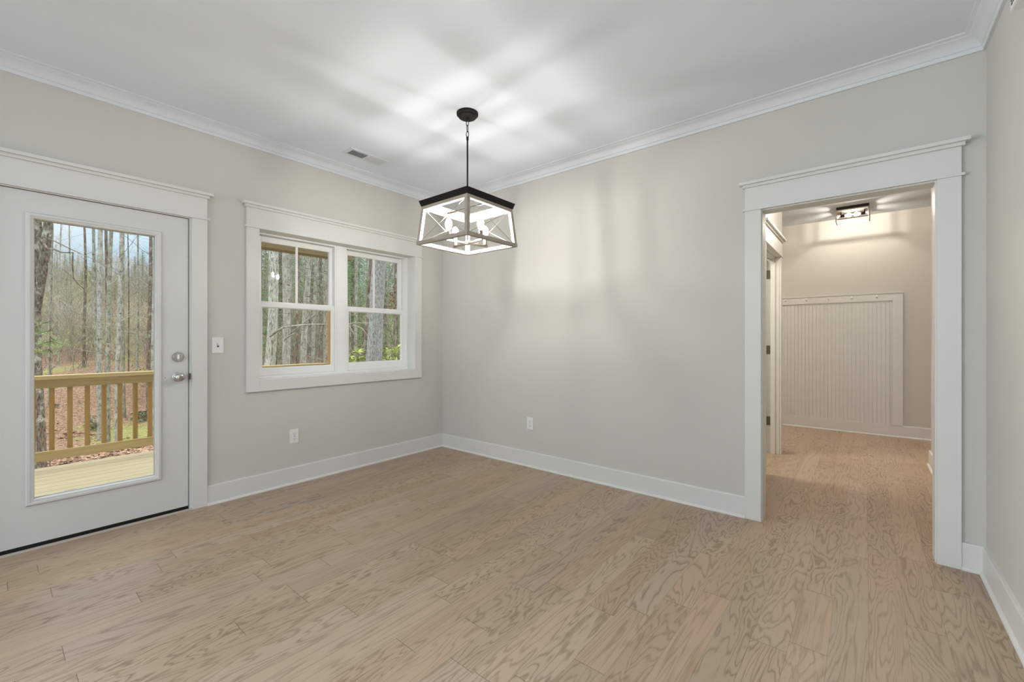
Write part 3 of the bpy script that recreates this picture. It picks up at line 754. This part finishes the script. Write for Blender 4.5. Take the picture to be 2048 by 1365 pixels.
def m_bark(name, light, mid, dark, dash=0.0, lichen=None, sc=1.0):
    t = NT(name); x, y, z = t.xyz()
    v = t.vec(x, y, t.math('MULTIPLY', z, .25)); n1 = t.noise(v, 26.0*sc, 5, .7, .4)
    c = t.ramp(n1, [(.34, dark), (.48, mid), (.64, light)])
    if dash:
        vd = t.vec(t.math('MULTIPLY', x, .5), t.math('MULTIPLY', y, .5), t.math('MULTIPLY', z, 3.2)); nd = t.noise(vd, 9.0, 3, .6)
        mk = t.ramp(nd, [(.60, (0, 0, 0)), (.68, (1, 1, 1))])
        c = t.mix(t.math('MULTIPLY', mk, dash), c, (.05, .042, .036))
    if lichen:
        nl = t.noise(t.obj(), 7.0, 4, .6); ml = t.ramp(nl, [(.53, (0, 0, 0)), (.64, (1, 1, 1))])
        nf = t.noise(t.obj(), 90.0, 2, .6); mf = t.ramp(nf, [(.42, (0, 0, 0)), (.5, (1, 1, 1))])
        c = t.mix(t.math('MULTIPLY', t.math('MULTIPLY', ml, mf), .9), c, lichen)
    return t.bsdf(c, .9, 0, n1, .012, .15)
M['bark_grey'] = m_bark('bark_grey_green', (.43, .43, .355), (.30, .30, .24), (.11, .095, .075), .8, (.50, .54, .44))
M['bark_pale'] = m_bark('bark_pale', (.52, .515, .46), (.375, .37, .32), (.15, .135, .11), .95, (.60, .62, .56))
M['bark_brown'] = m_bark('bark_brown', (.30, .25, .195), (.19, .152, .117), (.06, .047, .037), 0, (.50, .52, .42))
M['bark_rough'] = m_bark('bark_rough_grey', (.60, .62, .625), (.37, .38, .385), (.10, .095, .09), 0, None, 2.4)
M['bark_lichen'] = m_bark('bark_white_lichen', (.46, .46, .40), (.25, .235, .19), (.07, .056, .045), 0, (.70, .75, .71), 1.6)
M['bark_dark'] = m_bark('bark_dark_lichen', (.36, .325, .265), (.185, .155, .12), (.05, .04, .032), 0, (.66, .70, .64), 1.9)
M['bark_white'] = m_bark('bark_white_speckled', (.70, .73, .68), (.44, .44, .385), (.13, .105, .085), 0, (.78, .82, .79), 1.7)
M['twig'] = m_bark('twig_grey', (.44, .41, .34), (.33, .30, .245), (.21, .185, .15))
M['twig_pale'] = m_bark('twig_pale', (.60, .56, .46), (.47, .43, .35), (.30, .27, .22))
def m_leaf(name, a, b, rough=.6):
    t = NT(name); n = t.noise(t.obj(), 5.0, 4, .7)
    return t.bsdf(t.ramp(n, [(.35, a), (.65, b)]), rough, 0, None, 0, .3)
M['needle'] = m_leaf('pine_needles', (.10, .17, .07), (.27, .36, .15))
M['needle_light'] = m_leaf('light_pine_needles', (.20, .34, .11), (.42, .56, .24))
M['hemlock'] = m_leaf('hemlock_needles', (.12, .21, .09), (.30, .43, .20))
M['rhodo'] = m_leaf('rhododendron_leaf', (.24, .34, .07), (.62, .64, .24), .4)
M['oakleaf'] = m_leaf('dry_oak_leaf', (.17, .10, .055), (.34, .22, .125))
M['shrub'] = m_leaf('grey_green_shrub', (.13, .18, .11), (.28, .33, .22))
M['litter'] = m_leaf('fallen_leaves', (.20, .10, .06), (.55, .36, .26))

def trunk_pts(base, top, n, wob, rnd):
    base, top = Vector(base), Vector(top); out = []
    ph = rnd.uniform(0, 6); ph2 = rnd.uniform(0, 6)
    for i in range(n+1):
        f = i/n; p = base.lerp(top, f)
        p.x += wob*math.sin(f*7+ph)*min(1, f*4); p.y += wob*math.sin(f*6+ph2)*min(1, f*4); out.append(p)
    return out
def twigs(mb, p, d, L, r, depth, rnd, n=3):
    p, d = Vector(p), Vector(d).normalized(); pts = [p.copy()]; q = p.copy(); k = 3
    for i in range(k):
        d = (d + Vector((rnd.uniform(-.28, .28), rnd.uniform(-.28, .28), rnd.uniform(-.12, .22)))).normalized()
        q = q + d*L/k; pts.append(q.copy())
        if depth > 0:
            for _ in range(n if i == k-1 else 1):
                dd = (d + Vector((rnd.uniform(-1, 1), rnd.uniform(-1, 1), rnd.uniform(-.5, .8)))).normalized()
                twigs(mb, q, dd, L*rnd.uniform(.45, .75), r*.55, depth-1, rnd, n)
    mb.tube(pts, [r*(1-.28*i/1) if i < 2 else r*.5 for i in range(len(pts))], 3 if r < .02 else 5, False)
def tree(name, px, D, width_px, label, bark, H=9.0, lean_px=0, seed=1, boughs=4, group=None, pt=None, twig='twig', low=2.2):
    """one bare tree: trunk, a few boughs and its fine twigs"""
    rnd = random.Random(seed)
    b = at(px, D); b.z = ground(b.x, b.y) - .1          # px is where the trunk crosses eye level; lean_px per 200 px of height
    zt = b.z + H
    b = at(px - lean_px*(1.2-b.z)/D*FPX/200, D).to_2d().to_3d() + Vector((0, 0, b.z))
    top = at(px + lean_px*(zt-1.2)/D*FPX/200, D); top.z = zt
    t = thing(name, tuple(b), label, 'tree', group)
    r0 = width_px/FPX*D/2/math.sqrt(1+((px-1024)/FPX)**2)
    pts = trunk_pts(b, top, 18, r0*.55, rnd)
    rad = [r0*(1.25 if i == 0 else 1.05)*(1-.55*i/18)*rnd.uniform(.95, 1.06) if i else r0*1.35 for i in range(19)]
    rad = [r0*max(.35, (1.06-.5*i/18))*rnd.uniform(.95, 1.05) + (r0*.3 if i == 0 else 0) for i in range(19)]
    MB().tube(pts, rad, 12).build('trunk', M[bark], t, 0, True)
    tw = MB()
    for k in range(boughs):
        f = rnd.uniform(low/H, .95); i = int(f*18); p = pts[i]; a = rnd.uniform(0, 2*PI)
        L = rnd.uniform(.9, 2.0); rr = r0*rnd.uniform(.14, .26)
        d = Vector((math.cos(a), math.sin(a), rnd.uniform(.1, .7))).normalized()
        bp = [p]; q = p.copy()
        for s_ in range(4):
            d = (d + Vector((rnd.uniform(-.3, .3), rnd.uniform(-.3, .3), rnd.uniform(-.2, .3)))).normalized(); q = q + d*L/4; bp.append(q.copy())
            twigs(tw, q, d + Vector((rnd.uniform(-.8, .8), rnd.uniform(-.8, .8), rnd.uniform(-.2, .6))), L*.5, rr*.42, 1, rnd, 2)
        MB().tube(bp, [rr, rr*.8, rr*.65, rr*.5, rr*.35], 6).build('bough', M[bark], t, 0, True)
    if tw.f:
        o = tw.build('twigs', M[twig], t); o['kind'] = 'stuff'
    return t, pts
def bough(t, spec, r, bark, n=7):
    """a bough given as (px, py, depth) points of the photo, at its real distance"""
    pts = [Vector((*at(px, D).xy, zat(py, D))) for px, py, D in spec]
    MB().tube(pts, [r*(1-.65*i/(len(pts)-1)) for i in range(len(pts))], n).build('bough', M[bark], t, 0, True)

# --- trees seen through the door glass
t, _ = tree('tree', 79, 7.4, 25, 'thick dark forked tree at the left edge of the door glass', 'bark_dark', 10, -3, 11, 0)
st = [(78, 625, 7.4), (80, 590, 7.35), (83, 556, 7.3), (88, 520, 7.3), (93, 480, 7.3), (97, 440, 7.3), (100, 380, 7.3), (104, 280, 7.3)]
pts = [Vector((*at(a, d).xy, zat(b, d))) for a, b, d in st]
MB().tube(pts, [.025, .045, .062, .064, .062, .058, .054, .048], 12).build('fork_stem', M['bark_dark'], t, 0, True)
bough(t, [(76, 474, 7.2), (86, 484, 7.1), (94, 497, 7.0), (108, 499, 7.0), (122, 505, 7.0), (146, 506, 7.0), (145, 530, 7.0), (147, 556, 7.0), (158, 570, 7.0)], .019, 'bark_brown', 6)
bough(t, [(90, 476, 7.2), (106, 481, 7.1), (122, 489, 7.0), (147, 501, 7.0), (170, 512, 6.9), (190, 520, 6.9), (215, 535, 6.9), (240, 552, 6.8)], .010, 'bark_brown', 6)
bough(t, [(77, 474, 7.2), (82, 460, 7.1), (80, 440, 7.0), (72, 430, 6.9)], .028, 'bark_grey')
tree('tree', 101, 13.5, 8.5, 'slim grey tree right behind the dark forked tree', 'bark_grey', 11, 1, 12, 5)
tree('tree', 193, 15.0, 8, 'thin leaning tree left of the pale clump', 'bark_grey', 11, -7, 13, 4)
tree('tree', 200, 12.6, 13, 'widest pale tree of the clump in the middle of the door glass', 'bark_pale', 12, -2, 14, 5)
tree('tree', 212, 13.2, 8, 'narrow brownish tree inside the pale clump', 'bark_brown', 12, 0, 15, 4)
tree('tree', 219, 12.2, 11, 'mottled greenish tree in the pale clump', 'bark_grey', 12, 4, 16, 5)
tree('tree', 237, 11.0, 10, 'white barked tree standing at the edge of the leaf mound', 'bark_pale', 12, 3, 17, 4)
tree('tree', 247, 14.0, 7, 'slender dark tree just right of the white barked tree', 'bark_grey', 11, -2, 18, 5)
tree('tree', 298, 14.0, 9, 'dark tree near the right edge of the door glass', 'bark_brown', 11, 1, 19, 6)
tree('tree', 308, 12.2, 10, 'pale tree cut by the right edge of the door glass', 'bark_pale', 12, 0, 20, 5)
tree('tree', 169, 16.5, 8, 'dark straight trunk left of the leaning tree', 'bark_brown', 6, 0, 21, 5)
tree('tree', 118, 17.0, 4, 'thin white sapling right of the dark forked tree', 'bark_pale', 6.5, 4, 22, 5)
tree('tree', 141, 18.0, 4.5, 'thin sapling in front of the orange bank', 'bark_grey', 6.5, -1, 23, 6)
tree('tree', 257, 16.0, 3.5, 'thin sapling right of the slender dark tree', 'bark_brown', 7, -1, 24, 6)
tree('tree', 274, 15.0, 5.5, 'crooked young tree with low boughs near the right of the door glass', 'bark_grey', 7, 3, 25, 8, low=1.4)
# --- trees seen through the windows
t, _ = tree('tree', 537, 8.6, 23, 'big white lichened tree at the left side of the left window', 'bark_white', 10, 11, 31, 2)
bough(t, [(540, 673, 8.4), (552, 664, 8.2), (566, 656, 8.0), (582, 653, 7.9), (600, 651, 7.8), (630, 649, 7.7), (660, 650, 7.7)], .026, 'bark_pale')
bough(t, [(568, 682, 8.0), (578, 672, 7.9), (590, 667, 7.9), (598, 656, 7.8), (601, 649, 7.8)], .013, 'bark_pale')
tree('tree', 570, 11.2, 17, 'spotted grey tree second from the left in the left window', 'bark_pale', 12, 4, 32, 5)
tree('tree', 612, 12.0, 13, 'smooth pale grey tree in the middle of the left window', 'bark_pale', 12, 9, 33, 5)
tree('tree', 596, 15.0, 7, 'thin brown tree between the two pale trees of the left window', 'bark_brown', 11, -1, 34, 5)
tree('tree', 628, 14.5, 9, 'grey tree right of the smooth pale tree in the left window', 'bark_grey', 12, 2, 35, 5)
tree('tree', 640, 17.5, 7, 'narrow tree behind the deck post in the left window', 'bark_brown', 12, 1, 36, 6)
tree('tree', 650, 13.5, 10, 'mossy tree beside the deck post in the left window', 'bark_grey', 12, 0, 37, 5)
tree('tree', 551, 16.0, 9, 'brown tree partly behind the lichened tree in the left window', 'bark_brown', 12, -2, 38, 6)
tree('tree', 583, 19.0, 8, 'dim tree far behind the spotted tree in the left window', 'bark_grey', 13, 2, 39, 6)
t, _ = tree('tree', 751, 8.2, 32, 'huge grey furrowed tree leaning in the right window', 'bark_rough', 11, 20, 41, 0)
bough(t, [(777, 560, 8.1), (783, 540, 8.0), (790, 515, 8.0), (798, 490, 8.0)], .03, 'bark_rough')
tree('tree', 733, 9.6, 15, 'reddish brown tree directly behind the huge leaning tree', 'bark_brown', 12, 11, 42, 1)
tree('tree', 711, 16.0, 7, 'slender tree left of the huge leaning tree in the right window', 'bark_grey', 12, 1, 43, 6)
t, _ = tree('tree', 700, 9.5, 3, 'bare sapling with pale arching boughs in the right window', 'bark_pale', 3.4, 0, 44, 0)
bough(t, [(690, 652, 9.0), (700, 648, 8.8), (712, 645, 8.7), (726, 647, 8.6), (740, 646, 8.5)], .011, 'twig_pale')
bough(t, [(706, 650, 8.9), (722, 656, 8.7), (730, 664, 8.6), (737, 674, 8.6)], .009, 'twig_pale')
bough(t, [(698, 652, 9.0), (704, 660, 8.9), (707, 670, 8.8)], .007, 'twig_pale')
tree('tree', 792, 13.0, 7, 'dark tree right of the huge leaning tree', 'bark_brown', 11, 3, 45, 7)

# --- leaf geometry
def spray(mb, c, n, L, wd, rnd, droop=.0, up=0.0):
    """a burst of n narrow leaves"""
    c = Vector(c)
    for _ in range(n):
        a = rnd.uniform(0, 2*PI); e = rnd.uniform(-.5, .9) + up
        d = Vector((math.cos(a)*math.cos(e), math.sin(a)*math.cos(e), math.sin(e)-droop)).normalized()
        s = d.cross(Vector((rnd.uniform(-1, 1), rnd.uniform(-1, 1), rnd.uniform(-1, 1)))).normalized()*wd*.5
        l = L*rnd.uniform(.7, 1.2); mid = c + d*l*.45
        mb.quad(c, mid+s, c+d*l, mid-s)
def conifer(name, loc, H, Rr, mat, label, group, seed, dens=1.0):
    rnd = random.Random(seed); t = thing(name, tuple(loc), label, 'tree', group); loc = Vector(loc)
    MB().tube([loc, loc+Vector((0, 0, H*.95))], [H*.018, H*.004], 6).build('trunk', M['bark_brown'], t, 0, True)
    m = MB(); lf = min(.13, .06*(.5+H*.12))
    for i in range(int(240*H*.8*dens)):
        f = 1-rnd.random()**.62*.9; z = H*f; rr = Rr*(1-f)**.75 + .08
        a = rnd.uniform(0, 2*PI); s = rnd.random()**.6*(.75+.25*math.sin(a*5+z*3))
        spray(m, loc+Vector((math.cos(a)*rr*s, math.sin(a)*rr*s, z-.22*rr*s)), 7, lf*1.5, lf*.26, rnd, .25)
    m.build('foliage', M[mat], t)
    return t
rnd = random.Random(77)
# evergreens: three kinds, then copies
ORIGIN = (0, 0, 0)
protos = [conifer('pine_tree', at(560, 58, ground(*at(560, 58).xy)), 8.0, 2.2, 'needle', 'dark green pine on the hillside beyond the deck', 'pines on the hillside', 1),
          conifer('pine_tree', at(690, 62, ground(*at(690, 62).xy)), 7.0, 2.5, 'hemlock', 'dark green pine on the hillside beyond the deck', 'pines on the hillside', 2),
          conifer('pine_tree', at(800, 52, ground(*at(800, 52).xy)), 9.0, 2.0, 'needle', 'dark green pine on the hillside beyond the deck', 'pines on the hillside', 3)]
spots = []
for i in range(26): spots.append((40 + i*11.5 + rnd.uniform(-4, 4), rnd.uniform(50, 74), rnd.uniform(.45, .75)))
for i in range(11): spots.append((500 + i*29 + rnd.uniform(-5, 5), rnd.uniform(26, 60), rnd.uniform(.9, 1.4)))
for i in range(12): spots.append((rnd.uniform(90, 185), rnd.uniform(22, 40), rnd.uniform(.22, .42)))
for i in range(7): spots.append((rnd.uniform(185, 330), rnd.uniform(28, 44), rnd.uniform(.22, .40)))
for i, (px, D, sc) in enumerate(spots):
    p = at(px, D); p.z = ground(p.x, p.y) - .6*sc - .15
    dup(protos[i % 3], tuple(p), rnd.uniform(0, 6.28), sc)
# nearer hemlocks behind the right window
for k, (px, D, H, Rr, lab) in enumerate(((795, 15, 5.2, 1.7, 'soft green hemlock to the right behind the huge leaning tree'), (706, 19, 8.5, 1.9, 'tall soft green hemlock left of the huge leaning tree'),
                                         (690, 24, 9.0, 2.0, 'tall hemlock behind the mullion of the double window'), (770, 21, 8.0, 2.0, 'tall soft green hemlock straight behind the huge leaning tree'),
                                         (560, 22, 9.0, 1.5, 'soft green hemlock between the lichened tree and the spotted tree'), (622, 24, 9.5, 1.6, 'soft green hemlock behind the smooth pale tree'))):
    p = at(px, D); p.z = ground(p.x, p.y)-.1
    conifer('hemlock_tree', p, H, Rr, 'hemlock', lab, 'hemlocks behind the windows', 50+k)
# bare background trees: five kinds, then copies
def bare(seed, loc):
    rnd = random.Random(seed); loc = Vector(loc)
    t = thing('bare_tree', tuple(loc), 'bare slender grey tree on the wooded hillside', 'tree', 'bare trees on the wooded hillside')
    H = 9.0; pts = trunk_pts(loc, loc+Vector((rnd.uniform(-.5, .5), rnd.uniform(-.5, .5), H)), 8, .08, rnd)
    MB().tube(pts, [.10*(1-.8*i/8) for i in range(9)], 6).build('trunk', M['twig' if seed % 2 else 'bark_grey'], t, 0, True)
    m = MB()
    for k in range(26):
        f = rnd.uniform(.12, 1.0); p = pts[min(7, int(f*8))].lerp(pts[min(8, int(f*8)+1)], (f*8) % 1); a = rnd.uniform(0, 2*PI)
        twigs(m, p, (math.cos(a), math.sin(a), rnd.uniform(.2, 1.0)), rnd.uniform(.8, 1.9), .018, 2, rnd, 2)
    o = m.build('twigs', M['twig_pale' if seed % 2 else 'twig'], t); o['kind'] = 'stuff'
    return t
bp = [bare(100+i, at(520+80*i, 30+3*i, ground(*at(520+80*i, 30+3*i).xy)-.1)) for i in range(4)]
spots = [(38 + i*3.1 + rnd.uniform(-3, 3), rnd.uniform(30, 72), rnd.uniform(.34, .56)) for i in range(94)] + \
        [(505 + i*7.2 + rnd.uniform(-3, 3), rnd.uniform(17, 55), rnd.uniform(.5, .9)) for i in range(44)]
for i, (px, D, sc) in enumerate(spots):
    p = at(px, D); p.z = ground(p.x, p.y) - .6*sc - .15
    dup(bp[i % 4], tuple(p), rnd.uniform(0, 6.28), sc)
for i in range(30):
    px = rnd.uniform(335, 500) if i < 22 else rnd.uniform(830, 960)
    p = at(px, rnd.uniform(12, 45)); p.z = ground(p.x, p.y) - .5; sc = rnd.uniform(.6, 1.1)
    if i % 3: dup(bp[i % 4], tuple(p), rnd.uniform(0, 6.28), sc)
    else: dup(protos[(i//3) % 3], tuple(p), rnd.uniform(0, 6.28), sc)
# brushy undergrowth
def brush(seed, loc):
    rnd = random.Random(seed); loc = Vector(loc); m = MB()
    for k in range(16):
        a = rnd.uniform(0, 2*PI)
        twigs(m, loc+Vector((rnd.uniform(-.5, .5), rnd.uniform(-.5, .5), 0)), (math.cos(a)*.5, math.sin(a)*.5, 1), rnd.uniform(.8, 1.7), .010, 2, rnd, 2)
    o = m.build('brush', M['twig' if seed % 2 else 'twig_pale'], None, 0, False, tuple(loc))
    return tag(o, 'leafless brushy shrub low on the forest floor', 'shrub', 'leafless brush on the forest floor')
br = [brush(200+i, at(90+40*i, 20+i, ground(*at(90+40*i, 20+i).xy))) for i in range(4)]
spots = [(40 + i*4 + rnd.uniform(-4, 4), rnd.uniform(16, 42), rnd.uniform(.7, 1.6)) for i in range(72)] + \
        [(505 + i*7 + rnd.uniform(-4, 4), rnd.uniform(13, 34), rnd.uniform(.7, 1.4)) for i in range(45)]
for i, (px, D, sc) in enumerate(spots):
    p = at(px, D); p.z = ground(p.x, p.y) - .05
    o = br[i % 4].copy(); COL.objects.link(o); o.location = p; o.rotation_euler = (0, 0, rnd.uniform(0, 6.28)); o.scale = (sc,)*3
# rhododendrons under the right window
def rhodo(px, D, w, h, seed, label):
    rnd = random.Random(seed); p = at(px, D); p.z = ground(p.x, p.y)
    t = thing('rhododendron', tuple(p), label, 'shrub', 'rhododendrons below the right window')
    stems, lv = MB(), MB()
    for k in range(int(64*w)+16):
        q = p + Vector((rnd.uniform(-w, w)*.5, rnd.uniform(-w, w)*.5, 0))
        q.z = p.z + h*(1-.55*((q.x-p.x)**2+(q.y-p.y)**2)/(w*w*.5+.01)*rnd.random())*rnd.uniform(.78, 1.0)
        stems.tube([p+Vector((rnd.uniform(-.08, .08), rnd.uniform(-.08, .08), 0)), p.lerp(q, .6)+Vector((0, 0, .05)), q], [.012, .009, .006], 4, False)
        spray(lv, q, 9, .125, .038, rnd, .15)
    stems.build('stems', M['twig'], t); lv.build('leaves', M['rhodo'], t)
rhodo(778, 8.9, .50, 2.42, 1, 'yellow green rhododendron right of the huge leaning tree trunk')
rhodo(799, 8.4, .30, 2.05, 2, 'small rhododendron at the right edge of the right window')
rhodo(714, 8.9, .40, 2.2, 3, 'rhododendron left of the huge leaning tree trunk')
rhodo(699, 8.6, .30, 2.05, 4, 'low rhododendron at the left edge of the right window')
# dry-leaved oak sapling
def leafy(name, px, D, py0, py1, wpx, mat, label, cat, seed, n=70, L=.13):
    rnd = random.Random(seed); p = at(px, D); p.z = ground(p.x, p.y); w = wpx/FPX*D/2; z0, z1 = zat(py1, D), zat(py0, D)
    t = thing(name, tuple(p), label, cat)
    s, lv = MB(), MB()
    s.tube([p, (p.x, p.y, z1)], [.02, .006], 5, False)
    for k in range(n):
        q = Vector((p.x+rnd.uniform(-w, w), p.y+rnd.uniform(-w, w), rnd.uniform(z0, z1)))
        if k % 3 == 0: s.tube([(p.x, p.y, q.z-.15), q], [.006, .003], 3, False)
        spray(lv, q, 6, L, L*.45, rnd, .2)
    s.build('stems', M['twig'], t); lv.build('leaves', M[mat], t)
leafy('oak_sapling', 791, 10.5, 570, 628, 30, 'oakleaf', 'young oak holding dry brown leaves beside the huge leaning tree', 'tree', 5, 60, .075)
leafy('shrub', 133, 14.0, 806, 866, 40, 'shrub', 'grey green shrub in the dip behind the first balusters', 'shrub', 6, 120, .10)
leafy('shrub', 190, 13.2, 832, 868, 26, 'shrub', 'low grey green shrub at the edge of the leaf mound', 'shrub', 7, 60, .09)
leafy('shrub', 283, 14.0, 822, 856, 24, 'shrub', 'grey green shrub behind the last balusters on the right', 'shrub', 8, 70, .10)
# young white pine beside the forked tree
p = at(100, 6.6); p.z = ground(p.x, p.y); rn = random.Random(9)
t = thing('pine_sapling', tuple(p), 'young pine with long bright green needles beside the dark forked tree', 'tree')
s, lv = MB(), MB()
s.tube([p, (p.x, p.y, zat(632, 6.6))], [.010, .004], 6, False)
for px, py in ((80, 650), (76, 668), (92, 668), (100, 690), (118, 697), (85, 690), (76, 706), (105, 708), (110, 682), (126, 690), (95, 706), (78, 690)):
    q = Vector((*at(px, 6.6+rn.uniform(-.2, .2)).xy, zat(py, 6.6)))
    s.tube([(p.x, p.y, q.z+.06), q], [.008, .004], 4, False)
    spray(lv, q, 26, .12, .005, rn, .1, .2); spray(lv, q.lerp(Vector((p.x, p.y, q.z+.05)), .3), 14, .11, .005, rn, .1, .2)
s.build('stems', M['bark_brown'], t); lv.build('needles', M['needle_light'], t)
# fallen leaves on the mound beside the deck
m = MB(); rn = random.Random(3)
for k in range(5200):
    px = rn.uniform(60, 325); D = 5.9 + 7.0*rn.random()**1.3
    q = at(px, D); q.z = ground(q.x, q.y) + rn.uniform(.005, .05); a = rn.uniform(0, 6.28); l = rn.uniform(.035, .07)
    u = Vector((math.cos(a), math.sin(a), rn.uniform(-.5, .5)))*l; v = Vector((-math.sin(a), math.cos(a), rn.uniform(-.5, .5)))*l*.5
    m.quad(q-u, q-v, q+u, q+v)
tag(m.build('leaf_litter', M['litter']), 'brown fallen leaves covering the ground just beyond the deck', 'leaves', None, 'stuff')
